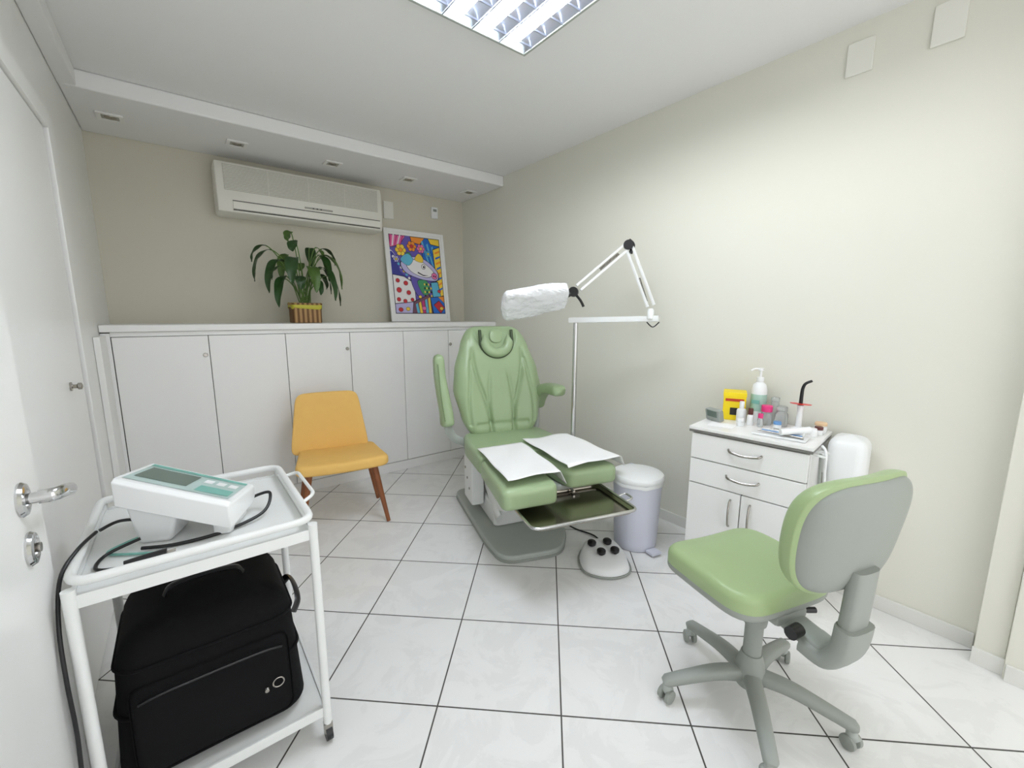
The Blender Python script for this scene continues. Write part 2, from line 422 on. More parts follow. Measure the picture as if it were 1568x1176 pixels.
def blob(P,col,out=(24,20,40)):
    B_=bez(P); cx=sum(p[0] for p in B_)/len(B_); cy=sum(p[1] for p in B_)/len(B_)
    if out: art([(cx+(x-cx)*1.05,cy+(y-cy)*1.05) for x,y in B_],out)
    art(B_,col)
PUR=(104,90,182);BLU=(36,110,205);PNK=(236,120,175);ORG=(245,150,50);YEL=(250,214,70);RED=(205,50,60);WHT=(244,242,242);CYN=(100,190,220);BRN=(120,76,96);GRN=(70,155,105);DK=(24,22,34);MAG=(205,55,125);LIL=(196,190,230);NAV=(60,62,150)
art([(0,0),(1,0),(1,1),(0,1)],PUR)
arto([(.58,0),(1,0),(1,.62),(.66,.5)],BLU)
arto([(0,0),(.32,0),(.20,.13),(0,.17)],PNK)
for k in range(5): art([(.02+k*.06,0),(.045+k*.06,0),(.02+k*.045,.14),(0.0+k*.045,.14)],WHT if k%2 else MAG)
arto([(.40,0),(.70,0),(.60,.10),(.42,.08)],ORG); arto([(.76,0),(1,0),(1,.10),(.8,.08)],YEL)
for k in range(4): art([(.62+k*.10,.06+k*.03),(.65+k*.10,.04+k*.03),(.78+k*.07,.40),(.76+k*.07,.41)],CYN)
arto([(.84,.14),(1,.10),(1,.76),(.88,.78)],YEL)
for k in range(8): art([(.88+.005*k,.18+k*.07),(.985,.15+k*.07),(.985,.175+k*.07),(.883+.005*k,.205+k*.07)],BLU if k%2 else ORG)
blob([(0,.22),(.12,.31),(.16,.46),(.34,.55),(.40,.63),(.2,.58),(0,.54)],NAV,WHT)
for k in range(7): ell(.05+.045*k,.28+.044*k,.024,.017,(WHT,YEL,CYN)[k%3],ow=0)
arto([(0,.50),(.22,.52),(.42,.60),(.42,.88),(0,.90)],WHT)
blob([(.36,.52),(.60,.52),(.80,.58),(.86,.74),(.62,.82),(.44,.74)],PUR)
blob([(.48,.58),(.66,.57),(.72,.70),(.58,.75)],GRN)
arto([(.74,.58),(.90,.57),(.94,.78),(.76,.80)],CYN)
for k in range(4):
    for j in range(4): art([(.60+k*.042,.60+j*.05),(.625+k*.042,.60+j*.05),(.625+k*.042,.627+j*.05),(.60+k*.042,.627+j*.05)],DK if (k+j)%2 else YEL)
arto([(0,.87),(.40,.84),(.36,1),(0,1)],LIL)
arto([(.36,.84),(.70,.74),(.74,1),(.32,1)],BRN)
arto([(.70,.78),(1,.76),(1,1),(.74,1)],BLU)
for k in range(5): art([(.40+k*.065,.88-k*.02),(.44+k*.065,.86-k*.02),(.47+k*.06,.99),(.42+k*.06,.99)],(CYN,YEL,MAG)[k%3])
arto([(.76,.88),(.88,.82),(1,.92),(.90,1)],RED); arto([(.86,.77),(1,.76),(1,.86)],ORG)
for (x,y,r,col,cc) in((.20,.19,.085,YEL,ORG),(.42,.13,.075,ORG,RED),(.60,.15,.065,PNK,YEL),(.10,.31,.045,LIL,YEL),(.34,.25,.045,GRN,YEL),(.74,.21,.045,CYN,YEL)):
    for k in range(6):
        t=k*math.pi/3; ell(x+r*.75*math.cos(t),y+r*.55*math.sin(t),r*.45,r*.34,col,ow=.006)
    ell(x,y,r*.42,r*.3,cc,ow=.005)
blob([(.18,.36),(.32,.28),(.56,.27),(.76,.34),(.90,.45),(.88,.55),(.68,.56),(.46,.53),(.26,.47)],LIL)
blob([(.30,.34),(.50,.30),(.68,.36),(.82,.46),(.68,.52),(.46,.49),(.32,.42)],WHT)
blob([(.18,.31),(.32,.23),(.42,.30),(.32,.38)],CYN)
blob([(.46,.30),(.54,.22),(.62,.27),(.60,.33)],YEL)
ell(.83,.50,.055,.04,PNK,.2); ell(.815,.50,.012,.012,DK,ow=0); ell(.85,.505,.012,.012,DK,ow=0)
ell(.62,.385,.036,.028,WHT); ell(.627,.388,.018,.016,DK,ow=0)
art([(.50,.455),(.6,.49),(.72,.50),(.6,.505),(.49,.47)],DK)
for (x,y,r) in((.09,.58,.034),(.24,.61,.038),(.10,.70,.044),(.28,.73,.038),(.08,.82,.034),(.20,.84,.034),(.34,.82,.03)):
    ell(x,y,r,r*.7,RED,ow=.005)
for (x,y,r,col) in((.10,.95,.04,RED),(.24,.94,.035,YEL),(.56,.93,.04,PNK),(.92,.93,.035,YEL),(.5,.78,.03,YEL),(.9,.70,.03,RED)):
    ell(x,y,r,r*.6,col,ow=.006)
# ---------------------------------------------------------------- potted plant
P=empty('potted_peace_lily',(.83,3.82,1.3415))
cushion('basket',P,rrect(.22,.17,.03),.001,.15,.006,m_basket)
sweep('basket_rim',P,[(p[0]*1.01,p[1]*1.01,.15) for p in rrect(.22,.17,.03)],.009,m_basket,8,closed=True)
sweep('yellow_ribbon',P,[(p[0]*1.03,p[1]*1.03,.135+.012*math.sin(i*1.1)) for i,p in enumerate(rrect(.22,.17,.03))],lambda t:(.003,.018),M('ribbon_yellow',(196,190,60),.5),8,closed=True,up=(0,0,1))
cushion('soil',P,rrect(.20,.15,.03),.12,.156,.004,m_soil)
def leaf(i,az,reach,hgt,droop,bl,wd,mat):
    dx,dy=math.cos(az),math.sin(az)
    bx,by=random.uniform(-.04,.04),random.uniform(-.03,.03)
    ctrl=[Vector((bx,by,.15)),Vector((bx+dx*reach*.25,by+dy*reach*.25,.15+hgt*.6)),Vector((bx+dx*reach*.62,by+dy*reach*.62,.15+hgt)),Vector((bx+dx*reach*.92,by+dy*reach*.92,.15+hgt-droop*.35)),Vector((bx+dx*reach,by+dy*reach,.15+hgt-droop))]
    path=catmull(ctrl,8); n=len(path); k0=int(n*(1-bl))
    sweep('stem_%d'%i,P,path[:k0+2],.004,m_stem,6)
    side=Vector((-dy,dx,0)); vs=[];fs=[]
    bp=path[k0:]; m=len(bp)
    for j,p in enumerate(bp):
        t=j/(m-1); w=wd*(math.sin(math.pi*min(1,t**.75))**.8 if t<1 else 0)+.0005
        T=(bp[min(m-1,j+1)]-bp[max(0,j-1)]).normalized(); nrm=side.cross(T).normalized()*-1
        for u in(-1,-.5,0,.5,1): vs.append(p+side*w*u+nrm*(abs(u)*w*.28)+nrm*.004*math.sin(t*14+u*3))
    for j in range(m-1):
        for k in range(4): fs.append((j*5+k,j*5+k+1,(j+1)*5+k+1,(j+1)*5+k))
    o=mk('leaf_%d'%i,vs,fs,mat,P,180)
leaves=[(2.4,.10,.58,.06,.5,.042),(3.3,.40,.42,.24,.5,.038),(3.7,.36,.34,.25,.55,.04),(2.9,.34,.46,.12,.5,.036),(-.5,.36,.40,.26,.55,.04),(-.1,.30,.46,.12,.5,.036),(-.9,.33,.30,.26,.55,.04),(4.3,.26,.36,.2,.55,.04),(4.9,.24,.30,.2,.55,.04),(5.4,.25,.40,.2,.5,.038),(1.2,.22,.48,.14,.5,.036),(.6,.28,.42,.2,.5,.036),(1.9,.28,.42,.2,.5,.036),(3.1,.22,.30,.1,.5,.036),(0.2,.24,.26,.12,.5,.036),(4.0,.16,.50,.08,.45,.036),(5.7,.17,.46,.1,.45,.036),(4.6,.15,.22,.1,.5,.032),(5.2,.18,.20,.12,.5,.032),(3.5,.22,.20,.14,.5,.032),(1.5,.12,.34,.05,.5,.032),(-.3,.2,.3,.2,.5,.032),(3.9,.30,.22,.24,.5,.034),(5.9,.30,.24,.24,.5,.034)]
for i,(az,re,hg,dr,bl,wd) in enumerate(leaves):
    leaf(i+1,az,re*.92,hg*.95,dr,bl,wd*1.15,m_leaf if i%4 else m_leaf2)
# ---------------------------------------------------------------- yellow chair
Y=empty('yellow_side_chair',(.795,2.965,0),math.radians(-11))
def seatwarp(x,y,z):
    return (x,y,z+.012*(x/.26)**2-.01*((y+.0)/.25))
out=[(-.28,-.25),(.295,-.25),(.26,.24),(-.25,.24)]
out=[tuple(v)[:2] for v in roundcorner([(a,b,0) for a,b in out],.06,6,True)]
cushion('seat',Y,out,.385,.455,.03,m_yel,.012,seatwarp,radb=.02)
def bw(s): return .265-.055*(s/.42)
def bT(x,s,h): return (x-.04,.215+s*.20-h-.10*(x/.25)**2*.45,.42+s*.97)
pad('backrest',Y,bw,0,.44,lambda x,s,u,t:.022,.022,m_yel,bT,pe=8,pn=9)
for i,(sx,sy) in enumerate(((-1,-1),(1,-1),(1,1),(-1,1))):
    sweep('leg_%d'%(i+1),Y,[(sx*.20,sy*.17,.40),(sx*.27,sy*(.23 if sy<0 else .19),.001)],lambda t:(.022-.009*t),m_wood,12)
for sx in(-1,1): sweep('rail_%d'%sx,Y,[(sx*.20,-.17,.375),(sx*.20,.17,.375)],.013,m_wood,8)
# ---------------------------------------------------------------- examination chair
E=empty('podiatry_exam_chair',(1.79,2.395,0),math.radians(-17))
bp_=[(-.27,-.73),(.10,-.76),(.25,-.52),(.25,.32),(-.30,.32),(-.30,-.5)]
bp_=[tuple(v)[:2] for v in roundcorner([(a,b,0) for a,b in bp_],.10,6,True)]
cushion('floor_base',E,bp_,.002,.045,.012,m_gbase,0,radb=.004)
cushion('floor_base_rubber',E,[(a*1.01,b*1.005) for a,b in bp_],.001,.018,.002,m_shell)
cushion('pedestal_cover',E,rrect(.34,.52,.03,cx=-.03,cy=-.12),.045,.19,.02,m_chairw)
box('front_motor_cover',E,(-.03,-.40,.25),(.30,.16,.16),m_chairw,.015,rot=(math.radians(-18),0,0))
for sx in(-1,1):
    sweep('lift_arm_%d'%sx,E,[(sx*.15-.03,-.42,.12),(sx*.15-.03,.12,.44)],lambda t:(.018,.045),m_chairw,12,up=(0,0,1))
    sweep('lift_arm_b_%d'%sx,E,[(sx*.11-.03,.16,.12),(sx*.11-.03,-.26,.42)],lambda t:(.016,.04),m_gbase,12,up=(0,0,1))
box('left_actuator_cover',E,(-.25,-.08,.28),(.09,.20,.32),m_chairw,.015)
for k in range(3): lathe('cover_screw_%d'%k,E,(-.296,-.03-.05*k,.35-.06*k),[(.001,0),(.009,0),(.009,.004),(.001,.004)],m_steel,12,rot=(0,-math.pi/2,0))
box('seat_frame',E,(0,-.24,.432),(.46,.52,.05),m_chairw,.01)
box('leg_frame',E,(0,-.62,.43),(.40,.30,.03),m_gbase,.008)
so=[(-.28,.07),(.29,.07),(.325,-.12),(.335,-.42),(.335,-.49),(-.325,-.49),(-.325,-.42),(-.32,-.12)]
so=[tuple(v)[:2] for v in roundcorner([(a,b,0) for a,b in so],.045,5,True)]
cushion('seat_cushion',E,so,.455,.572,.035,m_green,.008,radb=.02)
def legc(nm,cx,w,ya,yb_,splay,dz):
    o=[(cx-w/2,ya),(cx+w/2,ya),(cx+w/2,yb_),(cx-w/2,yb_)]
    o=[tuple(v)[:2] for v in roundcorner([(a,b,0) for a,b in o],.05,6,True)]
    def wp(x,y,z):
        f=(ya-y)/(ya-yb_); return (x+splay*f,y,z+dz*f)
    return cushion(nm,E,o,.448,.556,.035,m_green,.006,wp,radb=.022)
legc('leg_cushion_left',-.17,.31,-.475,-.965,-.025,-.012)
legc('leg_cushion_right',.175,.32,-.475,-.84,.075,-.004)
def W(s):
    P_=[(-.02,.25),(.0,.26),(.15,.30),(.34,.34),(.5,.32),(.68,.265),(.80,.23),(.84,.21)]
    for (a,b),(c_,d_) in zip(P_,P_[1:]):
        if s<=c_:
            t=(s-a)/(c_-a); t=t*t*(3-2*t)*.5+t*.5; return b+(d_-b)*t
    return P_[-1][1]
def g(v,w): return math.exp(-(v/w)**2)
def front(x,s,u,t):
    ax=abs(x); h=.078
    g1=.14-.05*math.cos((s-.1)*6.0) 
    h-=.030*g(ax-g1,.013)*(1 if s<.62 else max(0,1-(s-.62)/.08))
    g2=.06+.03*math.sin(s*5+.4)
    h-=.020*g(ax-g2,.011)*(1 if s<.42 else max(0,1-(s-.42)/.1))
    g3=.225+.02*math.sin(s*7)
    h-=.022*g(ax-g3,.012)*(1 if .1<s<.6 else 0.2)
    h+=.022*g(ax-.25,.06)*g(s-.35,.3)
    h-=.03*g(math.hypot(x*.95,(s-.80))-.145,.012)*(1 if s<.83 else 0)
    h-=.012*g(s-.10,.02)*(ax<.2)
    return h
def ET(x,s,h):
    return (x,.045+s*.255-h*.97-.25*x*x*0.6,.555+s*.925-h*.25)
pad('backrest_cushion',E,W,-.02,.83,front,.045,m_green,ET,nu=110,nv=120,pe=7,pn=7)
def W2(s): return W(s)*.93
pad('backrest_shell',E,W2,.02,.80,lambda *a:-.03,.062,m_chairw,ET,pe=7,pn=7)
up=[]
for k in range(21):
    th=math.pi+math.pi*k/20; up.append((.09*math.cos(th),.735+.09*math.sin(th)*.95))
up=[(-.09,.80)]+up+[(.09,.80)]
sweep('head_pad_ring',E,[ET(a,b,.090) for a,b in up],lambda t:capsule(t,.036,.030,.06),m_green,14,up=(0,-1,.25))
sweep('head_pad_shadow_line',E,[ET(a*1.36,.74+(b-.74)*1.40,.080) for a,b in up],.012,m_dgreen,8)  # dark tube draws the shadow line around the head pad
cushion('head_pad_centre',E,rrect(.10,.10,.04),-.01,.012,.01,m_green,.006,lambda x,y,z:ET(x,.775+y,.075+z))
sweep('hinge_bar',E,[(-.27,.07,.50),(.27,.07,.50)],.025,m_gbase,12)
sweep('arm_pad_left',E,[(-.415,-.02,.645),(-.42,.0,.75),(-.44,.02,.9),(-.45,.035,1.0),(-.455,.045,1.145)],lambda t:capsule(t,.048-.012*t,.056-.016*t,.10),m_green,18,up=(0,-1,0),smooth=8,pw=.7)
sweep('arm_pad_left_seam',E,[(-.44,-.07,.70),(-.458,-.05,.85),(-.468,-.01,1.08)],.004,m_seam,6,smooth=5)
sweep('arm_bracket_left',E,[(-.27,.05,.50),(-.37,.04,.56),(-.415,.02,.68)],lambda t:(.018,.03),m_gbase,10,smooth=5)
sweep('arm_pad_right',E,[(.325,.14,.70),(.33,.11,.78),(.335,.04,.85),(.345,-.06,.875),(.355,-.21,.878)],lambda t:capsule(t,.055,.042,.10),m_green,18,up=(0,.3,1),smooth=8,pw=.7)
sweep('arm_bracket_right',E,[(.27,.05,.52),(.31,.10,.60),(.325,.14,.74)],lambda t:(.018,.03),m_gbase,10,smooth=5)
tx0,tx1,ty0,ty1,tz=-.26,.33,-1.13,-.74,.415
rim=[(p[0],p[1],tz) for p in rrect(tx1-tx0,ty1-ty0,.04,5,(tx0+tx1)/2,(ty0+ty1)/2)]
sweep('tray_rim',E,rim,.008,m_chrome,10,closed=True)
def dish(vs0,z_,k): return [((p[0]-(tx0+tx1)/2)*k+(tx0+tx1)/2,(p[1]-(ty0+ty1)/2)*k+(ty0+ty1)/2,z_) for p in rim]
r1,r2=dish(rim,tz,1),dish(rim,tz-.02,.95); n=len(rim)
mk('tray_dish',r1+r2,[(k,(k+1)%n,n+(k+1)%n,n+k) for k in range(n)]+[tuple(range(n,2*n))],m_tray,E,30)
sweep('tray_handle',E,roundcorner([(tx1-.0,-1.02,tz),(tx1+.05,-1.02,tz+.01),(tx1+.05,-.95,tz+.01),(tx1-.0,-.95,tz)],.02),.006,m_chrome,8)
for sx in(-.1,.14): sweep('tray_slide_%d'%(sx*100),E,[(sx,-.50,tz-.005),(sx,-.80,tz-.005)],.007,m_chrome,8)
def sheet(nm,x0_,x1_,ya,yb_,shear,ztop,cx0,cx1,cyf,splay=0,seed=0,wav=.004):
    nx,ny=26,26; vs=[];fs=[]
    for j in range(ny+1):
        for i in range(nx+1):
            u=i/nx; v=j/ny
            x=x0_+(x1_-x0_)*u+shear*v; y=ya+(yb_-ya)*v+.035*u
            xx=x-splay*v
            d=max(0,cx0-xx,xx-cx1,cyf-y); z=ztop-min(.14,max(0,d-.0)*1.0+ (d**.5)*.05*(d>0))
            if cx0-xx>0: x=cx0-(cx0-xx)*.5+splay*v
            if xx-cx1>0: x=cx1+(xx-cx1)*.55+splay*v
            if cyf-y>0: y=cyf-(cyf-y)*.4
            z+=wav*math.sin(u*9+v*4+seed)*math.sin(v*7+seed)+.003
            vs.append((x,y,z))
    for j in range(ny):
        for i in range(nx):
            a_=j*(nx+1)+i; fs.append((a_,a_+1,a_+nx+2,a_+nx+1))
    o=mk(nm,vs,fs,m_paper,E,180)
    s=o.modifiers.new('s','SOLIDIFY'); s.thickness=.0015; s.offset=1
sheet('paper_towel_left',-.31,.07,-.38,-.93,.0,.586,-.335,.0,-.975,0,0,.006)
sheet('paper_towel_right',.02,.43,-.31,-.86,.05,.591,-.0,.37,-.85,.06,2,.006)
# ---------------------------------------------------------------- magnifier lamp
G=empty('magnifying_exam_lamp',(0,0,0))
px,py=2.10,2.0
sweep('pole',G,[(px,py,.02),(px,py,1.385)],.016,m_chrome,16)
lathe('pole_foot',G,(px,py,0),[(.001,.001),(.13,.001),(.13,.018),(.10,.028),(.03,.035),(.02,.06),(.001,.06)],m_gbase,32)
A=Vector((px-.02,py+.015,1.372)); Bv=Vector((2.26,1.50,1.385))
dirv=(Bv-A).normalized()
sweep('cross_bar',G,[A-dirv*.02,Bv+dirv*.02],lambda t:(.016,.018),m_chairw,8,up=(0,0,1),pw=.4)
sweep('bar_drop_hook',G,[Bv+Vector((-.03,.04,-.02)),Bv+Vector((-.01,.01,-.05)),Bv+Vector((.01,-.02,-.02))],.004,m_blk,6,smooth=5)
J0=Vector((2.243,1.525,1.41)); J1=Vector((2.224,1.693,1.83)); J2=Vector((1.93,1.864,1.546))
lathe('swivel_socket',G,J0-Vector((0,0,.025)),[(.001,0),(.02,0),(.02,.05),(.012,.06),(.001,.06)],m_chairw,16)
def arm(nm,a_,b_,off):
    for s_,q in((1,'a'),(-1,'b')):
        sweep(nm+'_rod_'+q,G,[a_+off*s_,b_+off*s_],lambda t:(.0075,.0075),m_chairw,8,pw=.5)
view=Vector((.8,.6,0)).normalized()
n1=(J1-J0).cross(view).normalized()*.019; n2=(J2-J1).cross(view).normalized()*.019
arm('lower_arm',J0+Vector((0,0,.05)),J1,n1); arm('upper_arm',J1,J2+(J1-J2).normalized()*.04,n2)
for nm,a_,b_ in(('spring_lower',J0,J1),('spring_upper',J1,J2)):
    d_=(b_-a_); L_=d_.length; d_.normalize(); q=d_.cross(view).normalized(); pts=[]
    for k in range(160):
        t=k/159; th=k*1.35; pts.append(a_+d_*(L_*(.18+.34*t))+q*.009*math.cos(th)+view*.009*math.sin(th))
    sweep(nm,G,pts,.0016,m_steel,5)
for nm,c_ in(('elbow_joint',J1),('head_joint',J2)):
    lathe(nm,G,c_-view*.02,[(.001,0),(.030,0),(.030,.04),(.001,.04)],m_blk,20,rot=view.to_track_quat('Z','Y').to_euler())
sweep('elbow_clip',G,[J1+Vector((0,0,.03)),J1+Vector((.02,-.02,.0)),J1+Vector((.01,-.01,-.05))],.012,m_blk,8,smooth=4)
sweep('elbow_knob',G,[J2,J2+Vector((.03,-.03,-.05)),J2+Vector((.045,-.045,-.09))],.008,m_blk,8,smooth=4)
sweep('head_yoke',G,[J2,J2+Vector((-.03,.02,-.02)),J2+Vector((-.07,.04,-.04))],.016,m_blk,10,smooth=4)
tip=Vector((1.535,2.08,1.44)); hd=(tip-(J2+Vector((-.03,.02,-.03)))); HL=hd.length; hd.normalize()
sd=hd.cross(Vector((0,0,1))).normalized(); un=sd.cross(hd).normalized()
ra_=math.radians(-34); sd,un=sd*math.cos(ra_)+un*math.sin(ra_),un*math.cos(ra_)-sd*math.sin(ra_)
H0=J2+Vector((-.03,.02,-.02)); vs=[];fs=[];n1_=70;n2_=56
random.seed(3)
ph=[random.uniform(0,6) for _ in range(12)]
for i in range(n1_+1):
    t=i/n1_
    w=.088+.042*min(1,t/.45)**.8; hh=.036-.008*t
    k=math.sqrt(max(0,1-max(0,(t-.90)/.10)**2)) if t>.90 else (math.sqrt(max(0.15,min(1,t/.05+.2))))
    for j in range(n2_):
        th=2*math.pi*j/n2_; cx=math.cos(th); sx=math.sin(th)
        cx=math.copysign(abs(cx)**.5,cx); sx=math.copysign(abs(sx)**.6,sx)
        cr=1+.03*math.sin(5*th+ph[0]+5*t)*math.sin(9*t+ph[1])+.03*abs(math.sin(9*th+27*t+ph[2]))+.025*abs(math.sin(35*t+4*th+ph[3]))
        sc_=1+.08*math.sin(8*t+3*th+ph[4])
        vs.append(H0+hd*(HL*t)+sd*(w*k*cx*cr)+un*(hh*max(k,.1)*sx*cr*sc_*1.1))
for i in range(n1_):
    for j in range(n2_):
        fs.append((i*n2_+j,i*n2_+(j+1)%n2_,(i+1)*n2_+(j+1)%n2_,(i+1)*n2_+j))
fs.append(tuple(range(n2_))); fs.append(tuple(n1_*n2_+j for j in range(n2_)))
mk('wrapped_lamp_head',vs,fs,m_wrap,G,24)
# ---------------------------------------------------------------- bin
B=empty('pedal_bin',(2.12,1.47,0))
lathe('body',B,(0,0,0),[(.001,.002),(.118,.002),(.125,.01),(.128,.04),(.142,.36),(.146,.42),(.146,.43),(.001,.43)],m_bin,40)
lathe('lid_rim',B,(0,0,0),[(.001,.43),(.150,.428),(.154,.435),(.154,.452),(.148,.462),(.12,.470),(.06,.478),(.001,.480)],m_plasticw,40)
sweep('liner_edge',B,[(.149*math.cos(k*.314),.149*math.sin(k*.314),.418+.004*math.sin(k*2.3)) for k in range(20)],lambda t:(.003,.012),m_plasticw,6,closed=True,up=(0,0,1))
box('pedal',B,(-.03,-.155,.02),(.07,.06,.015),m_bin,.004,rot=(0,0,math.radians(-12)))
box('hinge',B,(.09,.125,.445),(.06,.03,.03),m_bin,.006)
# ---------------------------------------------------------------- foot controller
FP=empty('foot_control_pedal',(1.79,1.44,0),math.radians(-38))
po=[(-.10,.15),(.10,.15),(.145,.02),(.13,-.11),(.04,-.155),(-.04,-.155),(-.13,-.11),(-.145,.02)]
po=[tuple(v)[:2] for v in roundcorner([(a,b,0) for a,b in po],.06,6,True)]
def fpw(x,y,z): 
    k=1-.25*max(0,(z-.01)/.09)
    return (x*k,y*k+.01*z/.09,z+max(0,z-.03)*.45*(y/.15))
cushion('housing',FP,po,.003,.074,.028,m_plasticw,.008,fpw,radb=.004)
sweep('ring',FP,[(a*1.005,b*1.005,.010) for a,b in po],.006,m_shell,6,closed=True)
for i,(kx,ky,kz) in enumerate(((-.062,.050,.080),(.030,.062,.083),(-.022,-.024,.070),(.057,-.012,.072))):
    lathe('button_%d'%(i+1),FP,(kx,ky,kz),[(.001,0),(.015,0),(.016,.012),(.025,.016),(.025,.028),(.018,.034),(.001,.035)],m_blk,18,rot=(math.radians(12),0,0))
sweep('cable',FP,[(0.02,.13,.02),(.03,.2,.008),(.0,.30,.008),(-.10,.38,.008),(-.17,.42,.03)],.005,m_blk,8,smooth=6)
# ---------------------------------------------------------------- drawer cabinet
K=empty('drawer_cabinet',(2.298,.885,0),math.radians(6))
hx,hy=.19,.262
DZ=.014
b2('body',K,(-hx+.018,-hy,.06),(hx,hy,.79+DZ),m_white,.003)
b2('worktop',K,(-hx-.012,-hy-.01,.790+DZ),(hx+.005,hy+.01,.803+DZ),m_granite,.002)
b2('worktop_surface',K,(-hx-.013,-hy-.011,.803+DZ),(hx+.006,hy+.011,.820+DZ),m_white,.003)
for (a_,b_) in(((-.12,-.2)),((-.12,.2)),((.13,-.2)),((.13,.2))):
    lathe('caster',K,(a_,b_-.012,.03),[(.001,0),(.027,0),(.027,.024),(.001,.024)],m_blk,16,rot=(-math.pi/2,0,0))
    b2('caster_fork',K,(a_-.015,b_-.018,.03),(a_+.015,b_+.018,.06),m_shell,.003)
b2('inner_gap',K,(-hx+.012,-hy+.004,.065),(-hx+.019,hy-.004,.785),m_gap,0)
zz=[(.665,.798),(.532,.660)]
for i,(za,zb_) in enumerate(zz): b2('drawer_front_%d'%(i+1),K,(-hx-.004,-hy+.003,za),(-hx+.013,hy-.003,zb_),m_white,.003)
b2('door_leaf_1',K,(-hx-.004,.002,.068),(-hx+.013,hy-.003,.527),m_white,.003)
b2('door_leaf_2',K,(-hx-.004,-hy+.003,.068),(-hx+.013,-.002,.527),m_white,.003)
def pull(nm,pts): sweep(nm,K,pts,lambda t:(.005,.006),m_steel,8,smooth=5)
for i,z_ in enumerate((.738,.602)):
    pull('drawer_pull_%d'%(i+1),[(-hx-.004,.075,z_+.008),(-hx-.022,.06,z_),(-hx-.03,0,z_-.006),(-hx-.022,-.06,z_),(-hx-.004,-.075,z_+.008)])
for i,y_ in enumerate((.045,-.045)):
    pull('door_pull_%d'%(i+1),[(-hx-.004,y_,.49),(-hx-.022,y_,.475),(-hx-.03,y_,.42),(-hx-.022,y_,.365),(-hx-.004,y_,.35)])
sweep('side_hose',K,[(-.10,-.285,.825),(-.12,-.305,.80),(-.13,-.31,.70),(-.10,-.32,.5),(-.06,-.31,.4),(-.02,-.30,.55),(.0,-.29,.72)],.006,m_plasticw,8,smooth=6)
sweep('side_hose_b',K,[(-.14,-.29,.80),(-.16,-.30,.66),(-.14,-.30,.45),(-.10,-.29,.30)],.006,m_shell,8,smooth=6)
for k in range(3): sweep('holder_arm_%d'%k,K,[(-.16+.04*k,-hy,.795),(-.16+.04*k,-hy-.05,.79)],.006,m_chairw,8)
cushion('side_tank',K,rrect(.18,.15,.045,cx=.085,cy=-.36),.60,.85,.05,m_plasticw,.008,radb=.02)
cushion('side_tank_base',K,rrect(.13,.11,.03,cx=.085,cy=-.355),.52,.605,.01,m_plasticw,.0,radb=.01)
box('side_tank_bracket',K,(.08,-.275,.70),(.08,.02,.08),m_chairw,.004)
zt=.8207+DZ
def at(nm,x,y,rz=0): return empty(nm,(x-.012,y,zt),rz)
o=at('yellow_sharps_box',2.425,1.07,math.radians(25)); b2('carton',o,(-.06,-.055,0),(.06,.055,.15),m_boxy,.003); b2('lid_flap',o,(-.062,-.057,.13),(.062,.057,.153),m_boxy,.002)
b2('print_band',o,(-.0612,-.045,.105),(-.0602,.045,.120),M('red_print',(190,60,30),.6),0); b2('print_symbol',o,(-.0612,-.02,.03),(-.0602,.02,.07),m_blk,0); b2('print_side',o,(-.035,-.0562,.085),(.035,-.0552,.105),m_blk,0)
o=at('pump_bottle',2.46,.96); lathe('bottle',o,(0,0,0),[(.001,0),(.036,0),(.038,.005),(.038,.175),(.032,.20),(.014,.218),(.014,.23),(.001,.23)],m_plasticw,24)
lathe('label',o,(0,0,0),[(.0386,.06),(.0386,.15)],M('green_label',(170,205,190),.5),24); b2('label_mark',o,(-.0395,-.02,.10),(-.0375,.02,.12),m_teal,0)
lathe('collar',o,(0,0,.22),[(.001,0),(.018,0),(.018,.02),(.006,.024),(.006,.055),(.014,.058),(.014,.07),(.001,.072)],m_plasticw,18)
sweep('spout',o,[(0,0,.285),(-.03,.02,.287),(-.05,.03,.277)],.005,m_plasticw,8,smooth=4)
o=at('digital_timer',2.27,1.10,math.radians(-20)); box('case',o,(0,0,.036),(.035,.10,.065),m_shell,.008,rot=(0,math.radians(-12),0)); box('screen',o,(-.0175,0,.042),(.004,.07,.035),m_lcd,.001,rot=(0,math.radians(-12),0))
def bottle(nm,x,y,r,h,mb,mc,ch=.02,cr=None):
    o=at(nm,x,y); cr=cr or r*.7
    lathe('body',o,(0,0,0),[(.001,0),(r*.95,0),(r,.004),(r,h*.75),(r*.85,h*.85),(cr*.9,h*.9),(cr*.9,h),(.001,h)],mb,20)
    lathe('cap',o,(0,0,h-.004),[(.001,0),(cr,0),(cr,ch),(cr*.9,ch+.003),(.001,ch+.003)],mc,20); return o
bottle('white_dropper_bottle',2.36,1.0,.024,.085,m_plasticw,m_plasticw,.03,.012)
bottle('brown_cap_vial',2.34,.945,.016,.06,m_plasticw,m_darkred,.03,.012)
bottle('pink_lid_jar',2.41,.895,.026,.075,m_glass,m_pink,.03,.026)
bottle('pink_lid_jar.001',2.34,.895,.014,.05,m_glass,m_pink,.02,.012)
bottle('clear_jar',2.44,.835,.030,.085,m_glass,m_glass,.02,.026)
bottle('clear_jar.001',2.485,.885,.022,.12,m_glass,m_glass,.02,.02)
bottle('small_white_pot',2.275,.965,.018,.03,m_plasticw,m_plasticw,.012,.018)
bottle('small_white_pot.001',2.46,.665,.026,.04,m_plasticw,M('peach_cap',(232,200,160),.5),.012,.026)
bottle('small_white_pot.002',2.355,.82,.018,.03,m_plasticw,m_blue,.012,.018)
bottle('small_white_pot.003',2.40,.655,.018,.03,m_plasticw,m_darkred,.012,.018)
bottle('small_white_pot.004',2.35,.665,.020,.028,m_plasticw,m_plasticw,.012,.018)
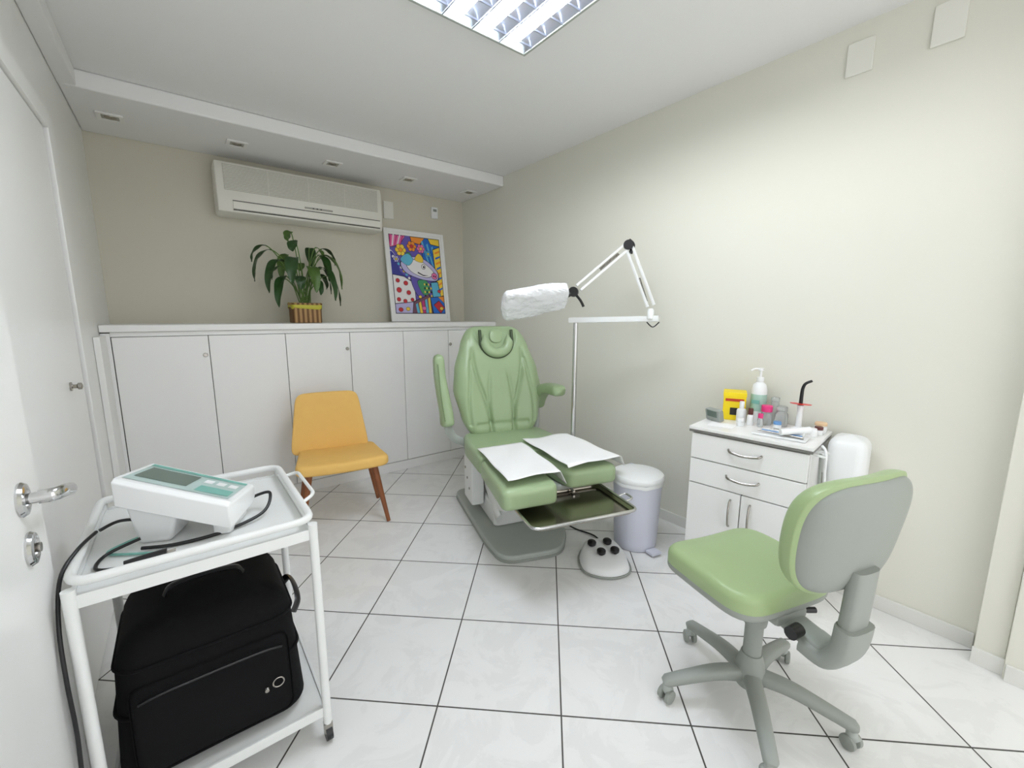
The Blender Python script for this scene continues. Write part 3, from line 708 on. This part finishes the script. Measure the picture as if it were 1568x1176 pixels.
o=at('curing_light',2.41,.745); lathe('stand',o,(0,0,0),[(.001,0),(.035,0),(.035,.012),(.014,.02),(.012,.10),(.015,.13),(.001,.132)],m_plasticw,20)
lathe('shield',o,(0,0,.135),[(.001,0),(.045,0),(.046,.003),(.001,.004)],m_red,28,rot=(0,.1,0)); sweep('light_guide',o,[(0,0,.13),(0,0,.18),(.0,-.002,.215),(.0,-.012,.24),(.01,-.035,.255)],lambda t:(.009-.003*t),m_blk,10,smooth=6)
o=at('handpiece_tray',2.215,.765,math.radians(7))
b2('dish',o,(-.045,-.12,0),(.075,.10,.012),m_plasticw,.004)
for k in range(5):
    sweep('instrument_%d'%k,o,[(-.035+.022*k,-.11+.01*k,.019),(-.02+.02*k,.08-.012*k,.021)],lambda t:(.0055-.002*t),[m_steel,m_blue,m_plasticw,m_steel,m_shell][k],8)
b2('block',o,(.01,-.10,.012),(.05,-.05,.035),m_plasticw,.004)
sweep('grip',o,[(-.05,-.02,.035),(.0,-.08,.042),(.03,-.12,.05)],.015,m_plasticw,12,smooth=4)
o=at('paper_note',2.215,1.03,math.radians(12)); b2('sheet',o,(-.05,-.06,0),(.05,.06,.002),m_paper,0)
# ---------------------------------------------------------------- rolling stool
T=empty('rolling_stool_chair',(1.525,.54,0),math.radians(-17))
lathe('hub',T,(0,0,0),[(.001,.075),(.045,.075),(.052,.09),(.050,.13),(.042,.17),(.034,.20),(.001,.20)],m_shell,28)
lathe('gas_column',T,(0,0,0),[(.001,.18),(.030,.18),(.030,.32),(.001,.32)],m_shell,24)
lathe('gas_column_upper',T,(0,0,0),[(.001,.32),(.038,.32),(.040,.34),(.036,.43),(.001,.43)],m_shell,24)
angs=[math.atan2(.81-.53,1.62-1.52)+2*math.pi*k/5+math.radians(17) for k in range(5)]
for i,a_ in enumerate(angs):
    c_,s_=math.cos(a_),math.sin(a_)
    sweep('base_arm_%d'%(i+1),T,[(c_*.02,s_*.02,.115),(c_*.12,s_*.12,.118),(c_*.22,s_*.22,.100),(c_*.315,s_*.315,.078)],lambda t:(.030-.008*t,.026-.010*t) if t<.97 else (.014,.008),m_shell,12,up=(0,0,1),smooth=5,pw=.7)
    cc=(c_*.30,s_*.30); tt=a_+1.1+i
    tx_,ty_=math.cos(tt),math.sin(tt)
    for q in(-1,1):
        lathe('caster_wheel_%d_%d'%(i+1,q),T,(cc[0]+tx_*(.016*q-.009),cc[1]+ty_*(.016*q-.009),.0255),[(.001,0),(.018,0),(.024,.003),(.025,.009),(.024,.015),(.018,.018),(.001,.018)],m_shell,22,rot=Vector((tx_,ty_,0)).to_track_quat('Z','Y').to_euler())
    sweep('caster_hood_%d'%(i+1),T,[(cc[0],cc[1],.078),(cc[0],cc[1],.05),(cc[0]-ty_*.012,cc[1]+tx_*.012,.035)],lambda t:(.014+.006*t),m_gbase,10,smooth=3)
so=[(-.225,-.155),(.215,-.155),(.225,.05),(.215,.235),(-.22,.235),(-.23,.05)]
so=[tuple(v)[:2] for v in roundcorner([(a,b,0) for a,b in so],.10,7,True)]
def sw(x,y,z): return (x,y+.02,z+.040+.010*(x/.23)**2-.35*max(0,y-.10)**2*1.2+.25*max(0,-y-.10)**2)
cushion('seat_cushion',T,so,.432,.497,.030,m_green2,.008,sw,radb=.004)
cushion('seat_shell',T,[(a*1.0,b*1.0) for a,b in so],.404,.434,.003,m_shell,0,sw,radb=.02)
box('mechanism',T,(0,-.03,.43),(.14,.20,.04),m_shell,.012)
bx_=.015
sweep('back_bracket',T,[(bx_,-.08,.415),(bx_,-.17,.40),(bx_,-.24,.40),(bx_,-.275,.45),(bx_,-.287,.53),(bx_,-.295,.70)],lambda t:(.048,.022),m_shell,16,up=(0,.5,1),smooth=7,pw=.6)
sweep('back_bracket_skirt',T,[(bx_,-.18,.385),(bx_,-.245,.385),(bx_,-.282,.44),(bx_,-.292,.52)],lambda t:(.062,.03),m_shell,16,up=(0,.5,1),smooth=7,pw=.6)
sweep('adjust_lever',T,[(0.05,-.10,.425),(.12,-.12,.42)],.01,m_blk,10)
sweep('adjust_knob',T,[(-.03,-.17,.43),(-.075,-.175,.43)],.02,m_blk,14)
def SW(s): return .182+.045*math.sin(max(0,min(1,(s+.02)/.40))*math.pi*.75)
def ST(x,s,h): return (x+.022,-.242-s*.15+h+.8*x*x,.603+s*.985)
pad('back_cushion',T,SW,0,.375,lambda x,s,u,t:.080,.012,m_green2,ST,pe=6,pn=4)
pad('back_shell',T,lambda s:SW(s)*.95,.008,.363,lambda *a:.004,.042,m_shell,ST,pe=6,pn=4)
# ---------------------------------------------------------------- cart
C=empty('white_metal_trolley',(0,0,0))
cx0,cx1,cy0,cy1=-.262,.265,1.335,1.915
RZ=.785;r_=.0135
rail=roundcorner([(cx0,cy0,RZ),(cx1,cy0,RZ),(cx1,cy1,RZ),(cx0,cy1,RZ)],.05,6,True)
sweep('top_rail',C,rail,r_*.85,m_chairw,12,closed=True)
for i,(a_,b_) in enumerate(((cx0,cy0),(cx1,cy0),(cx1,cy1),(cx0,cy1))):
    sweep('leg_%d'%(i+1),C,[(a_,b_,.065),(a_,b_,RZ-.015)],r_,m_chairw,12)
    lathe('caster_%d'%(i+1),C,(a_-.01,b_,.027),[(.001,0),(.025,0),(.025,.02),(.001,.02)],m_blk,18,rot=(0,math.pi/2,0))
    b2('caster_fork_%d'%(i+1),C,(a_-.013,b_-.012,.03),(a_+.013,b_+.012,.068),m_steel,.003)
for nm,z_ in(('top_shelf',.742),('bottom_shelf',.115)):
    b2(nm,C,(cx0+.006,cy0+.006,z_),(cx1-.006,cy1-.006,z_+.006),m_chairw,.002)
    for q,lo,hi in(('f',(cx0+.01,cy0-.003,z_-.022),(cx1-.01,cy0+.006,z_+.012)),('b',(cx0+.01,cy1-.006,z_-.022),(cx1-.01,cy1+.003,z_+.012)),('l',(cx0-.003,cy0+.01,z_-.022),(cx0+.006,cy1-.01,z_+.012)),('r',(cx1-.006,cy0+.01,z_-.022),(cx1+.003,cy1-.01,z_+.012))):
        b2(nm+'_lip_'+q,C,lo,hi,m_chairw,.002)
sweep('side_handle',C,roundcorner([(cx1,cy0+.14,RZ),(cx1+.045,cy0+.16,RZ+.015),(cx1+.045,cy1-.16,RZ+.015),(cx1,cy1-.14,RZ)],.04),.006,m_chairw,10)
# device
TD=empty('portable_therapy_device',(-.02,1.575,.7485),math.radians(-24))
pr=[(-.105,0),(.085,0),(.105,.018),(.11,.04),(.098,.056),(-.09,.078),(-.105,.07)]
SL=.36;HLn=.143;Z0=.122
vs=[];fs=[];n=len(pr); secs=[(-HLn,.85),(-HLn+.006,1),(HLn-.006,1),(HLn,.85)]
for X,k in secs:
    for (yy,z_) in pr:
        vs.append((X,yy*k,Z0+(z_-.04)*k-X*SL))
for i in range(3):
    for k in range(n): fs.append((i*n+k,i*n+(k+1)%n,(i+1)*n+(k+1)%n,(i+1)*n+k))
fs.append(tuple(range(n))); fs.append(tuple(3*n+k for k in range(n)))
o=mk('body',vs,fs,m_plasticw,TD,25); bv=o.modifiers.new('b','BEVEL'); bv.width=.007; bv.segments=3; bv.limit_method='ANGLE'
def panel(nm,xa,xb,ya,yb_,mt,e=.0):
    def zf(x,y): return Z0-x*SL+(.078-.04)+(y+.09)*(-.022/.188)+.0012+e
    mk(nm,[(xa,ya,zf(xa,ya)),(xb,ya,zf(xb,ya)),(xb,yb_,zf(xb,yb_)),(xa,yb_,zf(xa,yb_))],[(0,1,2,3)],mt,TD)
panel('control_panel',-.127,.127,-.075,.085,M('panel_grey',(182,202,197),.35))
panel('screen',-.115,.01,-.045,.055,m_lcd,.001); panel('keys_teal',.035,.12,-.06,-.01,m_teal,.001); panel('stripe_teal',-.127,.127,.066,.085,m_teal,.0012)
for k in range(3): panel('key_%d'%k,.03+.032*k,.052+.032*k,.015,.045,m_plasticw,.001)
vs=[(-.11,-.075,.0),(-.03,-.075,.0),(-.03,.04,.0),(-.11,.04,.0),(-.125,-.09,.13),(-.0,-.09,.095),(-.0,.06,.095),(-.125,.06,.13)]
o=mk('stand_foot',vs,[(0,1,2,3),(4,5,6,7),(0,1,5,4),(1,2,6,5),(2,3,7,6),(3,0,4,7)],m_plasticw,TD,20); bv=o.modifiers.new('b','BEVEL'); bv.width=.01; bv.segments=3
box('stand_foot_right',TD,(.10,.0,.025),(.05,.14,.05),m_plasticw,.01)
sweep('cable_black_right',TD,[(.09,.06,.03),(.15,.10,.05),(.19,.09,.055),(.185,.02,.02),(.10,-.06,.006),(.0,-.11,.006),(-.08,-.12,.01)],.005,m_blk,8,smooth=8)
sweep('cord_loop',TD,[(-.10,-.04,.06),(-.15,-.07,.075),(-.175,-.11,.07)],.0045,m_blk,8,smooth=8)
for nm,pts,rr,mm in(('cord_on_tray',[(-.09,-.10,.03),(-.15,-.14,.012),(-.14,-.20,.006),(-.09,-.21,.006),(-.05,-.185,.006)],.0045,m_blk),('cord_teal',[(-.06,-.05,.03),(-.13,-.08,.015),(-.16,-.12,.006),(-.09,-.14,.006),(-.0,-.15,.006)],.0035,m_teal)):
    sweep(nm,TD,pts,rr,mm,8,smooth=8)
sweep('plug_body',TD,[(-.075,-.205,.012),(-.03,-.185,.014),(.005,-.17,.014)],lambda t:(.010+.007*t,.009+.003*t),m_blk,12,up=(0,0,1))
for q in(-1,0,1): sweep('plug_pin_%d'%q,TD,[(.003-q*.003,-.17+q*.008,.014),(.022-q*.003,-.162+q*.008,.014)],.002,m_steel,6)
cb=empty('power_cable',(0,0,0))
def tdw(p):
    a_=math.radians(-24); return (-.02+p[0]*math.cos(a_)-p[1]*math.sin(a_),1.575+p[0]*math.sin(a_)+p[1]*math.cos(a_),.7485+p[2])
sweep('cord_hanging',cb,[tdw((-.1795,-.116,.0695)),(-.258,1.46,.812),(-.283,1.40,.775),(-.288,1.345,.68),(-.285,1.315,.56),(-.283,1.31,.42),(-.287,1.305,.25),(-.283,1.31,.01)],.0045,m_blk,8,smooth=8)
# bag
BG=empty('black_padded_bag',(-.012,1.60,.136))
def bagw(x,y,z):
    f=z/.42; k=1-.11*max(0,f)**1.5
    return (x*k,y*k,z)
cushion('bag_body',BG,rrect(.465,.41,.07,8,cx=0,cy=-.02),.0,.42,.085,m_black,.014,bagw,radb=.025)
cushion('front_pocket',BG,rrect(.38,.26,.03,6,0,0),0,.018,.016,m_black,.008,lambda x,y,z:(x,-.219-z*1+.045*((y+.15)/.4)**2,.155+y))
for nm,z_ in(('zip_upper',.33),('zip_lower',.20)):
    k=1-.11*(z_/.42)**1.5
    sweep(nm,BG,[(p[0]*k*1.005,p[1]*k*1.005,z_) for p in rrect(.465,.41,.07,8,0,-.02)],.005,m_black,6,closed=True)
sweep('pocket_zip',BG,[(-.17,-.229,.245),(-.10,-.241,.262),(.10,-.241,.262),(.17,-.229,.245)],.004,m_blk,6,smooth=5)
sweep('side_handle',BG,[(.225,-.12,.27),(.245,-.10,.30),(.250,-.02,.31),(.245,.06,.30),(.222,.08,.27)],lambda t:(.006,.014),m_blk,8,smooth=5)
sweep('top_handle',BG,[(-.10,-.04,.43),(-.08,-.04,.455),(0,-.04,.463),(.08,-.04,.455),(.10,-.04,.43)],lambda t:(.014,.006),m_blk,8,smooth=5)
sweep('badge_ring',BG,[(.150+.015*math.cos(k*.4),-.251,.145+.015*math.sin(k*.4)) for k in range(16)],.0022,m_steel,6,closed=True)
lathe('badge_stud',BG,(.118,-.247,.132),[(.001,0),(.008,0),(.006,.005),(.001,.006)],m_steel,16,rot=(math.pi/2,0,0))
# ---------------------------------------------------------------- world & camera
w=bpy.data.worlds.new('World'); sc.world=w; w.use_nodes=True
w.node_tree.nodes['Background'].inputs[0].default_value=(.99,.99,1,1); w.node_tree.nodes['Background'].inputs[1].default_value=1.6
cam=bpy.data.cameras.new('Camera'); co=bpy.data.objects.new('Camera',cam); COL.objects.link(co)
pt,ro,ya=.1593,.0016,.6621
fwd=Vector((math.sin(ya)*math.cos(pt),math.cos(ya)*math.cos(pt),-math.sin(pt))); r=Vector((math.cos(ya),-math.sin(ya),0)); u=r.cross(fwd)
r2=r*math.cos(ro)+u*math.sin(ro); u2=-r*math.sin(ro)+u*math.cos(ro)
mt=Matrix((r2,u2,-fwd)).transposed().to_4x4(); mt.translation=(0,0,1.4)
co.matrix_world=mt; cam.sensor_width=36; cam.lens=662.2563/1600*36; cam.clip_start=.02
sc.camera=co
